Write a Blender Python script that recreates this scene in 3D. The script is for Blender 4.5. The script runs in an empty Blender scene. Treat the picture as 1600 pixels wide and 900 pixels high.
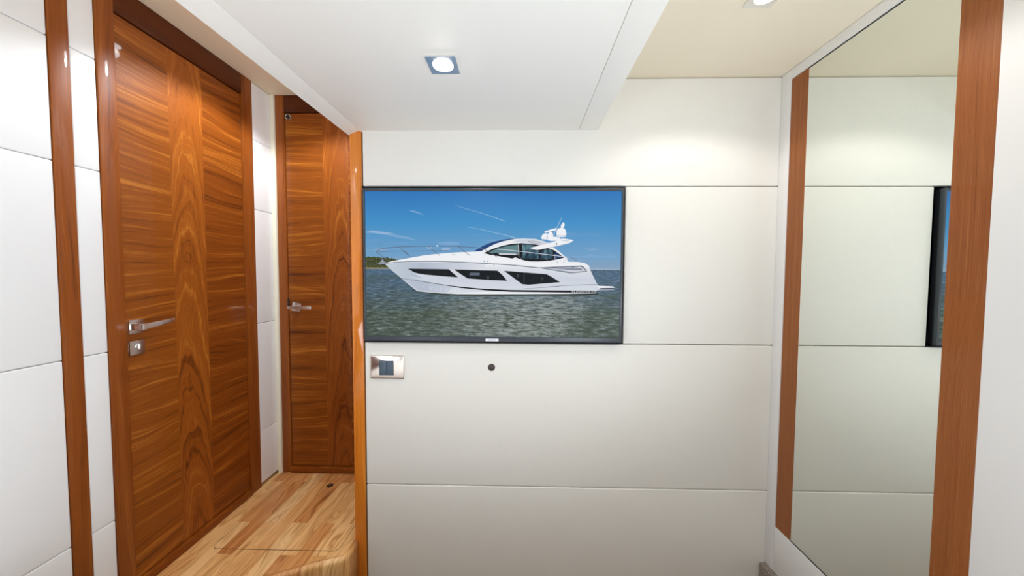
import bpy, bmesh, math, random
from mathutils import Vector, Matrix, Euler

S = bpy.context.scene
C = S.collection

# ------------------------------------------------------------------ camera
CAM_Z = 1.085
cam_d = bpy.data.cameras.new('camera')
cam = bpy.data.objects.new('camera', cam_d)
C.objects.link(cam)
S.camera = cam
cam_d.sensor_fit = 'HORIZONTAL'
cam_d.sensor_width = 36.0
cam_d.lens = 36.0 * 537.4139 / 1600.0
cam_d.clip_start = 0.02
_R = (Matrix.Rotation(0.0208, 3, 'Z') @ Matrix.Rotation(-0.0415, 3, 'X') @ Matrix.Rotation(-0.0047, 3, 'Y'))
_rt, _fw, _up = _R.col[0], _R.col[1], _R.col[2]
_m = Matrix(((_rt[0], _up[0], -_fw[0]), (_rt[1], _up[1], -_fw[1]), (_rt[2], _up[2], -_fw[2])))
cam.matrix_world = Matrix.Translation((0, 0, CAM_Z)) @ _m.to_4x4()

# ------------------------------------------------------------------ view, world, big lights
S.view_settings.view_transform = 'Standard'
S.view_settings.look = 'None'
S.view_settings.exposure = 0.10
S.view_settings.gamma = 1.0
S.view_settings.use_curve_mapping = False
w = bpy.data.worlds.new('world')
S.world = w
w.use_nodes = True
w.node_tree.nodes['Background'].inputs[0].default_value = (0.80, 0.90, 1.0, 1)
w.node_tree.nodes['Background'].inputs[1].default_value = 0.3
S.cycles.max_bounces = 10
S.cycles.diffuse_bounces = 6
S.cycles.glossy_bounces = 5
S.cycles.sample_clamp_indirect = 6.0


def area(name, loc, rot, sx, sy, power, col):
    d = bpy.data.lights.new(name, 'AREA')
    d.shape = 'RECTANGLE'
    d.size, d.size_y = sx, sy
    d.energy, d.color = power, col
    o = bpy.data.objects.new(name, d)
    C.objects.link(o)
    o.location = loc
    o.rotation_euler = rot
    return o


# added fill lights at assumed openings, tilted up to brighten soffit and walls
DAY = (0.88, 0.93, 1.0)
FILL_COL_R = (0.80, 0.91, 1.0)
area('fill_area_rear', (-0.15, -1.43, 1.15), (math.radians(90 + 40), 0, 0), 1.7, 1.1, 2.5, DAY)
area('fill_area_side', (-1.23, -0.50, 0.62), (math.radians(90 + 55), 0, math.radians(-90)), 0.9, 0.5, 11.5, DAY)
area('fill_area_side', (0.90, -0.45, 0.62), (math.radians(90 + 50), 0, math.radians(90)), 0.9, 0.5, 29.0, FILL_COL_R)


# ------------------------------------------------------------------ materials
def srgb(r, g, b):
    def f(c):
        c /= 255.0
        return c / 12.92 if c <= 0.04045 else ((c + 0.055) / 1.055) ** 2.4
    return (f(r), f(g), f(b), 1)


class NT:
    def __init__(self, name):
        self.m = bpy.data.materials.new(name)
        self.m.use_nodes = True
        self.t = self.m.node_tree
        self.b = self.t.nodes['Principled BSDF']

    def n(self, kind, **kw):
        x = self.t.nodes.new('ShaderNode' + kind)
        for k, v in kw.items():
            setattr(x, k, v)
        return x

    def l(self, a, b):
        self.t.links.new(a, b)

    def math(self, op, a, b=None, c=None, clamp=False):
        x = self.n('Math', operation=op)
        x.use_clamp = clamp
        for i, v in enumerate((a, b, c)):
            if v is None:
                continue
            if isinstance(v, (int, float)):
                x.inputs[i].default_value = v
            else:
                self.l(v, x.inputs[i])
        return x.outputs[0]

    def comb(self, x, y, z=0.0):
        c = self.n('CombineXYZ')
        for i, v in enumerate((x, y, z)):
            if isinstance(v, (int, float)):
                c.inputs[i].default_value = v
            else:
                self.l(v, c.inputs[i])
        return c.outputs[0]

    def noise(self, vec, scale, detail=2.0, rough=0.5, dist=0.0):
        x = self.n('TexNoise')
        x.inputs['Scale'].default_value = scale
        x.inputs['Detail'].default_value = detail
        x.inputs['Roughness'].default_value = rough
        x.inputs['Distortion'].default_value = dist
        self.l(vec, x.inputs['Vector'])
        return x.outputs[0]

    def ramp(self, fac, stops):
        r = self.n('ValToRGB')
        e = r.color_ramp.elements
        while len(e) < len(stops):
            e.new(0.5)
        for el, (p, c) in zip(e, stops):
            el.position = p
            el.color = c
        self.l(fac, r.inputs[0])
        return r.outputs[0]

    def mix(self, fac, a, b, mode='MIX'):
        x = self.n('Mix', data_type='RGBA', blend_type=mode)
        for sock, v in ((x.inputs[0], fac), (x.inputs[6], a), (x.inputs[7], b)):
            if isinstance(v, (int, float)):
                sock.default_value = v
            elif isinstance(v, tuple):
                sock.default_value = v
            else:
                self.l(v, sock)
        return x.outputs[2]

    def bump(self, h, strength, dist):
        x = self.n('Bump')
        x.inputs['Strength'].default_value = strength
        x.inputs['Distance'].default_value = dist
        self.l(h, x.inputs['Height'])
        self.l(x.outputs[0], self.b.inputs['Normal'])
        return x

    def set(self, **kw):
        for k, v in kw.items():
            self.b.inputs[k.replace('_', ' ')].default_value = v
        return self.m


def plain(name, col, rough=0.5, metal=0.0, **kw):
    t = NT(name)
    t.set(Base_Color=col, Roughness=rough, Metallic=metal, **kw)
    return t.m


def leather(name, col, strength=0.25, rough=0.42):
    t = NT(name)
    co = t.n('TexCoord').outputs['Object']
    v = t.n('TexVoronoi')
    v.inputs['Scale'].default_value = 420.0
    t.l(co, v.inputs['Vector'])
    n = t.noise(co, 260.0, 3.0, 0.6)
    h = t.math('ADD', v.outputs['Distance'], n)
    t.bump(h, strength, 0.0012)
    t.set(Base_Color=col, Roughness=rough)
    return t.m


def wood(name, along, dark, mid, light, freq=10.0, warp=1.0, off=0.0, rough=0.10, fig=0.8, coat=0.30, tone=0.88, arch=None):
    """lacquered walnut; along = axis the grain runs ('Z', 'Y', 'X' or 'H' for horizontal)"""
    t = NT(name)
    sep = t.n('SeparateXYZ')
    t.l(t.n('TexCoord').outputs['Object'], sep.inputs[0])
    x, y, z = sep.outputs
    if along == 'Z':
        L, A = z, t.math('ADD', x, y)
    elif along == 'Y':
        L, A = y, t.math('ADD', x, z)
    elif along == 'X':
        L, A = x, t.math('ADD', y, z)
    else:
        L, A = t.math('ADD', x, y), z
    if off:
        A = t.math('ADD', A, off)
    big = t.noise(t.comb(t.math('MULTIPLY', A, 3.2), t.math('MULTIPLY', L, 0.9), off), 1.0, 2.0, 0.5)
    warped = t.math('ADD', t.math('MULTIPLY', A, freq), t.math('MULTIPLY', big, 5.0 * warp))
    if arch:
        # crown cut: rings close in tall pointed arches about the middle of the veneer
        dA = t.math('SUBTRACT', A, arch[0] + (off or 0.0))
        dA = t.math('ADD', dA, t.math('MULTIPLY', t.math('SUBTRACT', big, 0.5), 0.05))
        w_ = t.math('ADD', L, t.math('MULTIPLY', t.math('MULTIPLY', dA, dA), arch[1]))
        w_ = t.math('ADD', w_, t.math('MULTIPLY', t.noise(t.comb(t.math('MULTIPLY', A, 9.0), t.math('MULTIPLY', L, 3.0), 2.0), 1.0, 3.0, 0.6), 0.42))
        warped = t.math('MULTIPLY', w_, 8.5)
        heart = t.math('MULTIPLY', t.math('SUBTRACT', arch[2] + 0.11, w_), 9.0, clamp=True)
    # growth rings: slow, uneven bands along the warped coordinate
    rings = t.noise(t.comb(warped, t.math('MULTIPLY', L, 0.35), 3.7 + off), 1.6, 6.0, 0.70)
    fine = t.noise(t.comb(t.math('MULTIPLY', warped, 9.0), t.math('MULTIPLY', L, 1.6), 1.3), 1.5, 3.0, 0.6)
    pores = t.noise(t.comb(t.math('ADD', t.math('MULTIPLY', A, 260.0), t.math('MULTIPLY', big, 60.0)), t.math('MULTIPLY', L, 7.0), 0.0), 1.0, 3.0, 0.65)
    f = t.math('ADD', t.math('MULTIPLY', rings, fig), t.math('MULTIPLY', fine, 1.0 - fig))
    f = t.math('ADD', f, t.math('MULTIPLY', t.math('SUBTRACT', pores, 0.5), 0.30))
    if arch:
        f = t.math('SUBTRACT', f, t.math('MULTIPLY', heart, 0.035))
    col = t.ramp(f, [(0.32, dark), (0.46, mid), (0.52, mid), (0.66, light)])
    sat = t.n('HueSaturation')
    sat.inputs['Value'].default_value = tone
    t.l(col, sat.inputs['Color'])
    t.l(sat.outputs[0], t.b.inputs['Base Color'])
    t.set(Roughness=0.45)
    t.b.inputs['Specular IOR Level'].default_value = 0.2
    t.b.inputs['Coat Weight'].default_value = coat
    t.b.inputs['Coat Roughness'].default_value = rough * 0.4
    return t.m


W_D, W_M, W_L = srgb(80, 36, 6), srgb(146, 74, 24), srgb(190, 112, 44)
M = {}
M['cross_a'] = wood('walnut_cross_grain', 'H', W_D, srgb(148, 78, 18), srgb(200, 124, 44), 22.0, 0.8, 0.0)
M['cross_b'] = wood('walnut_cross_grain_second', 'H', W_D, srgb(136, 68, 14), srgb(188, 110, 36), 22.0, 0.9, 5.3)
M['cross_c'] = wood('walnut_cross_grain_third', 'H', W_D, srgb(140, 72, 14), srgb(194, 118, 38), 22.0, 0.8, 9.1)
M['vert_a'] = wood('walnut_crown_cut', 'Z', srgb(100, 48, 12), srgb(158, 84, 22), srgb(198, 122, 42), 22.0, 1.0, 1.7, arch=(-0.028, 62.0, 0.95))
M['vert_b'] = wood('walnut_crown_cut_second', 'Z', srgb(88, 40, 8), srgb(148, 76, 18), srgb(190, 114, 38), 22.0, 1.0, 7.2, arch=(0.036, 60.0, 1.0))
M['frame'] = wood('walnut_frame', 'Z', srgb(96, 44, 10), srgb(146, 76, 24), srgb(170, 98, 38), 26.0, 0.5, 2.2)
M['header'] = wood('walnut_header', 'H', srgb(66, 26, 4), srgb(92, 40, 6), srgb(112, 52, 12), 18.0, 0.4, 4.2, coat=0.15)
M['post'] = wood('walnut_post', 'Z', srgb(186, 96, 22), srgb(226, 130, 36), srgb(240, 156, 62), 26.0, 0.6, 3.1, coat=1.0, rough=0.15)
M['strip'] = wood('walnut_strip', 'Z', srgb(126, 66, 26), srgb(156, 90, 42), srgb(180, 114, 64), 60.0, 0.2, 6.1, fig=0.5, coat=0.2)
M['leather'] = leather('white_leather', srgb(231, 228, 222), 0.22, 0.40)
M['leather_l'] = leather('white_leather_smooth', srgb(238, 239, 240), 0.06, 0.45)
M['vinyl'] = leather('ceiling_vinyl', srgb(247, 244, 238), 0.05, 0.6)
M['vinyl_c'] = leather('ceiling_vinyl_warm', srgb(238, 222, 194), 0.05, 0.6)
M['vinyl_r'] = leather('ceiling_vinyl_beige', srgb(240, 229, 208), 0.05, 0.6)
M['white'] = plain('white_lacquer', srgb(236, 236, 236), 0.25)
M['linen'] = plain('white_linen', srgb(242, 242, 242), 0.85)
M['cream'] = plain('cream_trim', srgb(236, 230, 210), 0.5)
M['black'] = plain('black_shadow_gap', srgb(14, 14, 16), 0.8)
M['dark'] = plain('dark_plastic', srgb(30, 32, 36), 0.4)
M['bezel'] = plain('bezel_grey', srgb(52, 58, 66), 0.32)
M['chrome'] = plain('polished_chrome', (0.82, 0.80, 0.78, 1), 0.10, 1.0)
M['satin'] = plain('satin_nickel', (0.80, 0.80, 0.78, 1), 0.26, 1.0)
M['champagne'] = plain('champagne_metal', (0.93, 0.86, 0.81, 1), 0.12, 1.0)
M['rocker'] = plain('slate_rocker', srgb(72, 88, 104), 0.3)
M['sticker'] = plain('white_sticker', srgb(238, 240, 244), 0.5)
M['sticker_g'] = plain('sticker_print', srgb(196, 204, 212), 0.5)
M['mirror'] = plain('mirror_glass', (0.86, 0.90, 0.85, 1), 0.008, 1.0)
M['bronze'] = plain('dark_bronze', (0.16, 0.10, 0.07, 1), 0.3, 1.0)
M['liner'] = plain('niche_liner', srgb(24, 26, 30), 0.7)

_lens = {}


def lens_mat(power, col):
    """lamp lens that gives off light; power is the radiance of the glowing lens"""
    k = (power, col)
    if k not in _lens:
        t = NT('lamp_lens')
        t.set(Base_Color=(1, 1, 1, 1))
        t.b.inputs['Emission Color'].default_value = col + (1,)
        t.b.inputs['Emission Strength'].default_value = power
        _lens[k] = t.m
    return _lens[k]



# tweed carpet facing
t = NT('tweed_carpet')
co = t.n('TexCoord').outputs['Object']
n = t.noise(co, 420.0, 2.0, 0.7)
t.l(t.ramp(n, [(0.35, srgb(70, 60, 52)), (0.5, srgb(138, 126, 118)), (0.66, srgb(205, 194, 184))]), t.b.inputs['Base Color'])
t.bump(n, 0.8, 0.003)
t.set(Roughness=0.95)
M['tweed'] = t.m

M['carpet'] = plain('dark_brown_carpet', srgb(126, 98, 66), 0.95)

# laminate floor: strips running into the corridor
def floor_mat(name, riser=False):
    t = NT(name)
    sep = t.n('SeparateXYZ')
    t.l(t.n('NewGeometry').outputs['Position'], sep.inputs[0])
    x, y, z = sep.outputs
    run = t.math('ADD', y, z)
    br = t.n('TexBrick')
    br.offset = 0.37
    br.squash = 1.0
    for k, v in (('Scale', 1.0), ('Mortar Size', 0.0003), ('Mortar Smooth', 0.2), ('Bias', 0.0), ('Brick Width', 0.46), ('Row Height', 0.062)):
        br.inputs[k].default_value = v
    br.inputs['Color1'].default_value = (0, 0, 0, 1)
    br.inputs['Color2'].default_value = (1, 1, 1, 1)
    br.inputs['Mortar'].default_value = (0.2, 0.2, 0.2, 1)
    t.l(t.comb(t.math('ADD', run, 3.17), t.math('ADD', x, 2.03)), br.inputs['Vector'])
    rnd = t.n('SeparateColor')
    t.l(br.outputs['Color'], rnd.inputs[0])
    r = rnd.outputs[0]
    base = t.ramp(r, [(0.0, srgb(212, 150, 92)), (0.3, srgb(232, 178, 116)), (0.62, srgb(244, 200, 140)), (1.0, srgb(252, 222, 170))])
    shift = t.math('MULTIPLY', r, 17.0)
    big = t.noise(t.comb(t.math('MULTIPLY', x, 7.0), t.math('MULTIPLY', run, 1.6), shift), 1.0, 2.0, 0.5)
    wv = t.math('ADD', t.math('MULTIPLY', x, 34.0), t.math('MULTIPLY', big, 13.0))
    g1 = t.noise(t.comb(wv, t.math('MULTIPLY', run, 1.0), shift), 1.6, 4.0, 0.68)
    g2 = t.noise(t.comb(t.math('MULTIPLY', x, 380.0), t.math('MULTIPLY', run, 9.0), shift), 1.0, 3.0, 0.7)
    f = t.math('ADD', t.math('MULTIPLY', g1, 0.65), t.math('MULTIPLY', g2, 0.35))
    gr = t.ramp(f, [(0.34, srgb(128, 84, 50)), (0.44, srgb(214, 188, 160)), (0.55, srgb(250, 244, 236)), (0.8, srgb(255, 252, 246))])
    col = t.mix(0.85, base, gr, 'MULTIPLY')
    t.l(col, t.b.inputs['Base Color'])
    t.bump(f, 0.1, 0.0006)
    t.set(Roughness=0.30)
    return t.m


M['floor'] = floor_mat('laminate_strips')


# ------------------------------------------------------------------ mesh helpers
class MB:
    def __init__(self):
        self.bm = bmesh.new()
        self.uv = None

    def _merge(self, b, mat, smooth):
        for f in b.faces:
            f.material_index = mat
            f.smooth = smooth
        me = bpy.data.meshes.new('tmp')
        b.to_mesh(me)
        b.free()
        self.bm.from_mesh(me)
        bpy.data.meshes.remove(me)

    def box(self, x0, x1, y0, y1, z0, z1, bev=0.0, seg=2, mat=0, rot=None, piv=None):
        b = bmesh.new()
        bmesh.ops.create_cube(b, size=1.0)
        for v in b.verts:
            v.co = Vector(((x0 + x1) / 2 + v.co.x * (x1 - x0), (y0 + y1) / 2 + v.co.y * (y1 - y0), (z0 + z1) / 2 + v.co.z * (z1 - z0)))
        if bev > 0:
            bmesh.ops.bevel(b, geom=b.edges[:], offset=bev, segments=seg, profile=0.6, affect='EDGES')
        if rot is not None:
            p = Vector(piv)
            for v in b.verts:
                v.co = rot @ (v.co - p) + p
        self._merge(b, mat, bev > 0 and seg > 1)
        return self

    def cyl(self, p0, p1, r0, r1=None, n=32, bev=0.0, mat=0):
        r1 = r0 if r1 is None else r1
        p0, p1 = Vector(p0), Vector(p1)
        d = p1 - p0
        b = bmesh.new()
        bmesh.ops.create_cone(b, cap_ends=True, segments=n, radius1=r0, radius2=r1, depth=d.length)
        if bev > 0:
            ed = [e for e in b.edges if abs(e.verts[0].co.z - e.verts[1].co.z) < 1e-6]
            bmesh.ops.bevel(b, geom=ed, offset=bev, segments=3, profile=0.6, affect='EDGES')
        q = Vector((0, 0, 1)).rotation_difference(d.normalized())
        for v in b.verts:
            v.co = q @ v.co + (p0 + p1) / 2
        self._merge(b, mat, True)
        return self

    def lathe(self, prof, c, axis, n=40, mat=0):
        """prof = [(radius, height)] about axis through c"""
        b = bmesh.new()
        q = Vector((0, 0, 1)).rotation_difference(Vector(axis).normalized())
        rings = []
        for r, h in prof:
            if r < 1e-6:
                rings.append([b.verts.new(q @ Vector((0, 0, h)) + Vector(c))])
            else:
                rings.append([b.verts.new(q @ Vector((r * math.cos(2 * math.pi * i / n), r * math.sin(2 * math.pi * i / n), h)) + Vector(c)) for i in range(n)])
        for a, d in zip(rings, rings[1:]):
            for i in range(n):
                j = (i + 1) % n
                if len(a) == 1 and len(d) == 1:
                    continue
                if len(a) == 1:
                    b.faces.new((a[0], d[i], d[j]))
                elif len(d) == 1:
                    b.faces.new((a[i], a[j], d[0]))
                else:
                    b.faces.new((a[i], a[j], d[j], d[i]))
        bmesh.ops.recalc_face_normals(b, faces=b.faces[:])
        self._merge(b, mat, True)
        return self

    def prism(self, pts, vec, mat=0, bev=0.0):
        """closed outline pts extruded by vec"""
        b = bmesh.new()
        f = b.faces.new([b.verts.new(p) for p in pts])
        r = bmesh.ops.extrude_face_region(b, geom=[f])
        vs = [e for e in r['geom'] if isinstance(e, bmesh.types.BMVert)]
        bmesh.ops.translate(b, verts=vs, vec=Vector(vec))
        bmesh.ops.recalc_face_normals(b, faces=b.faces[:])
        if bev > 0:
            bmesh.ops.bevel(b, geom=b.edges[:], offset=bev, segments=2, profile=0.6, affect='EDGES')
        self._merge(b, mat, False)
        return self

    def build(self, name, mats, parent=None, origin=None):
        if not isinstance(mats, (list, tuple)):
            mats = [mats]
        me = bpy.data.meshes.new(name)
        o0 = Vector(origin) if origin is not None else (Vector(parent['_o']) if parent is not None else Vector((0, 0, 0)))
        for v in self.bm.verts:
            v.co -= o0
        self.bm.to_mesh(me)
        self.bm.free()
        for m in mats:
            me.materials.append(m)
        try:
            me.set_sharp_from_angle(angle=math.radians(40))
        except Exception:
            pass
        o = bpy.data.objects.new(name, me)
        C.objects.link(o)
        if parent is not None:
            o.parent = parent
            o['_o'] = parent['_o']
            if origin is not None:
                o.location = Vector(origin) - Vector(parent['_o'])
        else:
            o.location = o0
            o['_o'] = tuple(o0)
        ALL.append(o)
        return o


ALL = []


def empty(name, loc):
    o = bpy.data.objects.new(name, None)
    o.empty_display_size = 0.05
    C.objects.link(o)
    o.location = loc
    o['_o'] = tuple(loc)
    ALL.append(o)
    return o


def struct(o, label=None, cat=None):
    o['kind'] = 'structure'
    if label:
        o['label'] = label
        o['category'] = cat or 'wall'
    return o


def tag(o, label, cat, group=None):
    o['label'] = label
    o['category'] = cat
    if group:
        o['group'] = group
    return o


# ------------------------------------------------------------------ key dimensions (metres, z = 0 at corridor floor)
XL, XR = -1.2996, 0.979          # left hull lining, right wall
YB, YD = 1.34, 1.8063            # cabin end wall face, corridor end
YN = -1.50                       # wall behind the camera
Z_COR, Z_CAB, Z_SOF = 2.0074, 1.8269, 1.6335
Z_LOW = -0.24                    # lower cabin floor
ROWS = [-0.235, 0.2356, 0.8123, 1.4210]
SEAM_L = [0.283, 0.8309, 1.3943, 1.7326]
PX0, PX1 = -0.6578, -0.6122      # post

# ------------------------------------------------------------------ floors
nose = [(-1.32, 1.03), (-1.10, 1.095), (-0.876, 1.172), (-0.758, 1.229), (-0.676, 1.2570), (-0.665, 1.266), (-0.6635, 1.337)]
fl = MB()
fl.prism([(x, y, 0) for x, y in nose] + [(-0.6585, 1.95, 0), (-1.36, 1.95, 0), (-1.36, 1.02, 0)], (0, 0, -0.03))
fo = struct(fl.build('floor', M['floor']), 'honey laminate corridor floor in narrow strips running to the far door', 'floor')
# rounded nosing and riser of the step, the laminate carried over the edge
b = bmesh.new()
prof = [(0.0, 0.0004), (-0.006, -0.0008), (-0.0105, -0.004), (-0.013, -0.010), (-0.013, -0.020), (-0.012, Z_LOW)]
cols = []
for i, (x, y) in enumerate(nose):
    a = nose[max(i - 1, 0)]
    c = nose[min(i + 1, len(nose) - 1)]
    tx, ty = c[0] - a[0], c[1] - a[1]
    L = math.hypot(tx, ty)
    nx, ny = -ty / L, tx / L
    cols.append([b.verts.new((x + nx * d, y + ny * d, z)) for d, z in prof])
for p, q in zip(cols, cols[1:]):
    for j in range(len(prof) - 1):
        b.faces.new((p[j], p[j + 1], q[j + 1], q[j]))
bmesh.ops.recalc_face_normals(b, faces=b.faces[:])
mb = MB()
mb._merge(b, 0, True)
so = mb.build('step_riser', M['floor'], fo)
so.modifiers.new('solid', 'SOLIDIFY').thickness = 0.006
struct(MB().box(-1.36, 1.05, YN - 0.05, 1.40, Z_LOW - 0.03, Z_LOW).build('floor', M['carpet']), 'lower cabin floor in grey brown carpet below the step', 'floor')

# hatch let into the corridor floor
hx0, hx1, hy0, hy1 = -1.206, -0.700, 1.283, 1.790
ho = empty('floor_hatch', ((hx0 + hx1) / 2, (hy0 + hy1) / 2, 0.0))
tag(ho, 'laminate hatch let into the corridor floor, outlined by a thin dark seam', 'hatch')


def rrect(x0, x1, y0, y1, r, z):
    pts = []
    for cx, cy, a0 in ((x1 - r, y0 + r, -90), (x1 - r, y1 - r, 0), (x0 + r, y1 - r, 90), (x0 + r, y0 + r, 180)):
        for k in range(7):
            a = math.radians(a0 + k * 15)
            pts.append((cx + r * math.cos(a), cy + r * math.sin(a), z))
    return pts


g = MB()
g.prism(rrect(hx0, hx1, hy0, hy1, 0.022, 0.0), (0, 0, 0.0006))
g.build('seam', M['black'], ho)
g = MB()
g.prism(rrect(hx0 + 0.0016, hx1 - 0.0016, hy0 + 0.0016, hy1 - 0.0016, 0.0205, 0.0002), (0, 0, 0.0008))
g.build('hatch_panel', M['floor'], ho)
g = MB()
g.lathe([(0.0150, 0.0008), (0.0150, 0.0028), (0.0138, 0.0034), (0.0118, 0.0026), (0.0105, 0.0016), (0.0, 0.0014)], (-0.958, 1.691, 0.0), (0, 0, 1))
ring = g.build('lift_ring', M['bronze'], ho)
ring['label'] = 'round dark bronze lift ring'
g = MB()
g.box(-0.964, -0.952, 1.6885, 1.6935, 0.0016, 0.0032, 0.0006, 2)
g.build('ring_bar', M['satin'], ring)

# ------------------------------------------------------------------ left wall with padded panels, doors set into it
wl = struct(MB().box(XL - 0.10, XL - 0.022, YN, YD + 0.2, Z_LOW, Z_COR).build('wall_left', M['dark']), 'white padded wall on the left, around the nearer walnut door', 'wall')


def panel_col(parent, y0, y1, zs, top, mat, face=XL, bottom=0.0):
    z = [bottom] + [s for s in zs if s > bottom + 0.02 and s < top - 0.02] + [top]
    for a, c in zip(z, z[1:]):
        MB().box(face - 0.021, face, y0 + 0.0006, y1 - 0.0006, a + 0.0007, c - 0.0007, 0.004, 3).build('wall_panel', mat, parent)


panel_col(wl, 1.6704, YD - 0.001, SEAM_L, Z_COR - 0.002, M['leather_l'], bottom=0.016)
panel_col(wl, 0.9901, 1.0532, SEAM_L, Z_COR - 0.002, M['leather_l'], bottom=Z_LOW + 0.005)
panel_col(wl, 0.30, 0.9445, SEAM_L, Z_COR - 0.002, M['leather_l'], bottom=Z_LOW + 0.005)
panel_col(wl, -1.14, -0.20, [], Z_COR - 0.002, M['leather_l'], bottom=1.40)
panel_col(wl, -0.20, 0.30, SEAM_L[2:], Z_COR - 0.002, M['leather_l'], bottom=0.80)
MB().box(XL - 0.021, XL + 0.004, YN + 0.02, 0.2995, Z_LOW + 0.005, 0.798, 0.003, 2).build('side_board', M['header'], wl)

struct(MB().box(XL - 0.02, XL + 0.003, 0.9455, 0.9892, Z_LOW + 0.004, Z_COR - 0.002, 0.002, 2).build('trim_1', M['frame'], origin=(XL, 0.967, 0)), 'narrow upright walnut strip at the left edge beside white padding', 'trim')


def handle_set(parent, rose, n, u, lever, thick=0.009, tilt=0.0):
    pass


# ---- nearer door, in the left wall
DF = XL + 0.004           # frame face
DL = XL - 0.003           # leaf face
y0, y1, y2, y3 = 1.0539, 1.1027, 1.6081, 1.6697
ztop, zbot = 1.9115, 0.0345
d1 = struct(empty('door_1', (XL, (y1 + y2) / 2, 0.0)), 'nearer glossy walnut door with chrome lever and square lock plate', 'door')
lf = MB()
ya, yb = 1.2728, 1.4085
lf.box(DL - 0.03, DL, y1 + 0.002, ya, zbot, ztop, 0, mat=0)
lf.box(DL - 0.03, DL, ya, yb, zbot, ztop, 0, mat=1)
lf.box(DL - 0.03, DL, yb, y2 - 0.003, zbot, ztop, 0, mat=2)
leaf = lf.build('door_leaf', [M['cross_a'], M['vert_a'], M['cross_b']], d1)
fr = MB()
fr.box(XL - 0.02, DF, y0, y1, Z_LOW + 0.004, Z_COR - 0.001, 0.002, 2)
fr.build('door_jamb', M['frame'], d1)
fr = MB()
fr.box(XL - 0.02, DF, y2, y3, 0.001, Z_COR - 0.001, 0.002, 2)
fr.build('door_jamb', M['frame'], d1)
fr = MB()
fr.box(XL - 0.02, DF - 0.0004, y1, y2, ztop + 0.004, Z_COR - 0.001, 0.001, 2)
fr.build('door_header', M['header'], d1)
fr = MB()
fr.box(XL - 0.02, DF + 0.006, y1, y2, 0.001, zbot - 0.003, 0.003, 2)
fr.build('threshold', M['cross_b'], d1)
fr = MB()
fr.box(XL - 0.0215, XL - 0.0195, y1 - 0.001, y2 + 0.001, 0.002, Z_COR - 0.05)
fr.build('shadow_gap', M['black'], d1)
# lever handle
hr = MB()
hr.box(DL, DL + 0.008, 1.110, 1.156, 0.877, 0.924, 0.0015, 2)
rose = hr.build('handle_rose', M['satin'], d1)
hl = MB()
hl.box(DL + 0.007, XL + 0.046, 1.112, 1.136, 0.8905, 0.9125, 0.002, 2)
# lever blade, tapering and curling back to the door at its tip
path = [(1.112, XL + 0.046, 0.0090), (1.135, XL + 0.048, 0.0090), (1.17, XL + 0.050, 0.0082), (1.20, XL + 0.050, 0.0070), (1.216, XL + 0.046, 0.0058), (1.224, XL + 0.038, 0.0048)]
b = bmesh.new()
secs = []
for y, x, h in path:
    zc = 0.9015 + (y - 1.112) * 0.12
    th = 0.0055
    secs.append([b.verts.new(p) for p in ((x - th, y, zc - h), (x + th, y, zc - h), (x + th, y, zc + h), (x - th, y, zc + h))])
for p, q in zip(secs, secs[1:]):
    for j in range(4):
        b.faces.new((p[j], p[(j + 1) % 4], q[(j + 1) % 4], q[j]))
b.faces.new(secs[0])
b.faces.new(secs[-1])
bmesh.ops.recalc_face_normals(b, faces=b.faces[:])
bmesh.ops.bevel(b, geom=b.edges[:], offset=0.0016, segments=2, profile=0.6, affect='EDGES')
hl._merge(b, 0, True)
hl.build('door_handle', M['satin'], d1)
lk = MB()
lk.box(DL, DL + 0.008, 1.1095, 1.1555, 0.8045, 0.8525, 0.0015, 2)
lock = lk.build('lock_plate', M['satin'], d1)
lk = MB()
lk.cyl((DL + 0.007, 1.136, 0.832), (DL + 0.011, 1.136, 0.832), 0.0105, bev=0.001)
lk.box(DL + 0.010, DL + 0.015, 1.1335, 1.1385, 0.822, 0.842, 0.001, 2)
lk.build('thumb_turn', M['satin'], lock)

# ---- far door at the end of the corridor
xd0, xd1, xs0, xs1, xd2, xd3 = -1.2774, -1.2318, -1.0336, -0.900, -0.712, -0.662
z2t, z2b = 1.9153, 0.0371
wf = struct(MB().box(XL - 0.05, -0.60, YD + 0.022, YD + 0.10, -0.02, Z_COR).build('wall_far', M['dark']), 'end wall of the corridor behind the far walnut door', 'wall')
struct(MB().box(XL + 0.0005, xd0 - 0.0008, YD - 0.014, YD + 0.02, 0.001, Z_COR - 0.001, 0.002, 2).build('trim_2', M['cream'], origin=(XL, YD, 0)), 'cream upright corner strip left of the far walnut door', 'trim')
d2 = struct(empty('door_2', (-0.97, YD, 0.0)), 'farther walnut door at the corridor end, partly hidden by the post', 'door')
lf = MB()
lf.box(xd1 + 0.003, xs0, YD + 0.003, YD + 0.02, z2b, z2t, 0, mat=0)
lf.box(xs0, xs1, YD + 0.003, YD + 0.02, z2b, z2t, 0, mat=1)
lf.box(xs1, xd2 - 0.002, YD + 0.003, YD + 0.02, z2b, z2t, 0, mat=2)
lf.build('door_leaf', [M['cross_c'], M['vert_b'], M['cross_b']], d2)
for a, c in ((xd0, xd1), (xd2, xd3)):
    MB().box(a, c, YD - 0.004, YD + 0.02, 0.001, Z_COR - 0.001, 0.002, 2).build('door_jamb', M['frame'], d2)
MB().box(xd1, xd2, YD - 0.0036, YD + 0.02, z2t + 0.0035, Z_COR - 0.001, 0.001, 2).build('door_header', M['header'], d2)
MB().box(xd1, xd2, YD - 0.012, YD + 0.02, 0.001, z2b - 0.004, 0.002, 2).build('threshold', M['cross_b'], d2)
MB().box(xd1 - 0.001, xd2 + 0.001, YD + 0.0195, YD + 0.0215, 0.002, Z_COR - 0.05).build('shadow_gap', M['black'], d2)
MB().box(xd1 - 0.0005, xd1 + 0.0045, YD - 0.006, YD + 0.008, 0.905, 0.950, 0.0006, 2).build('strike_plate', M['dark'], d2)
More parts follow.
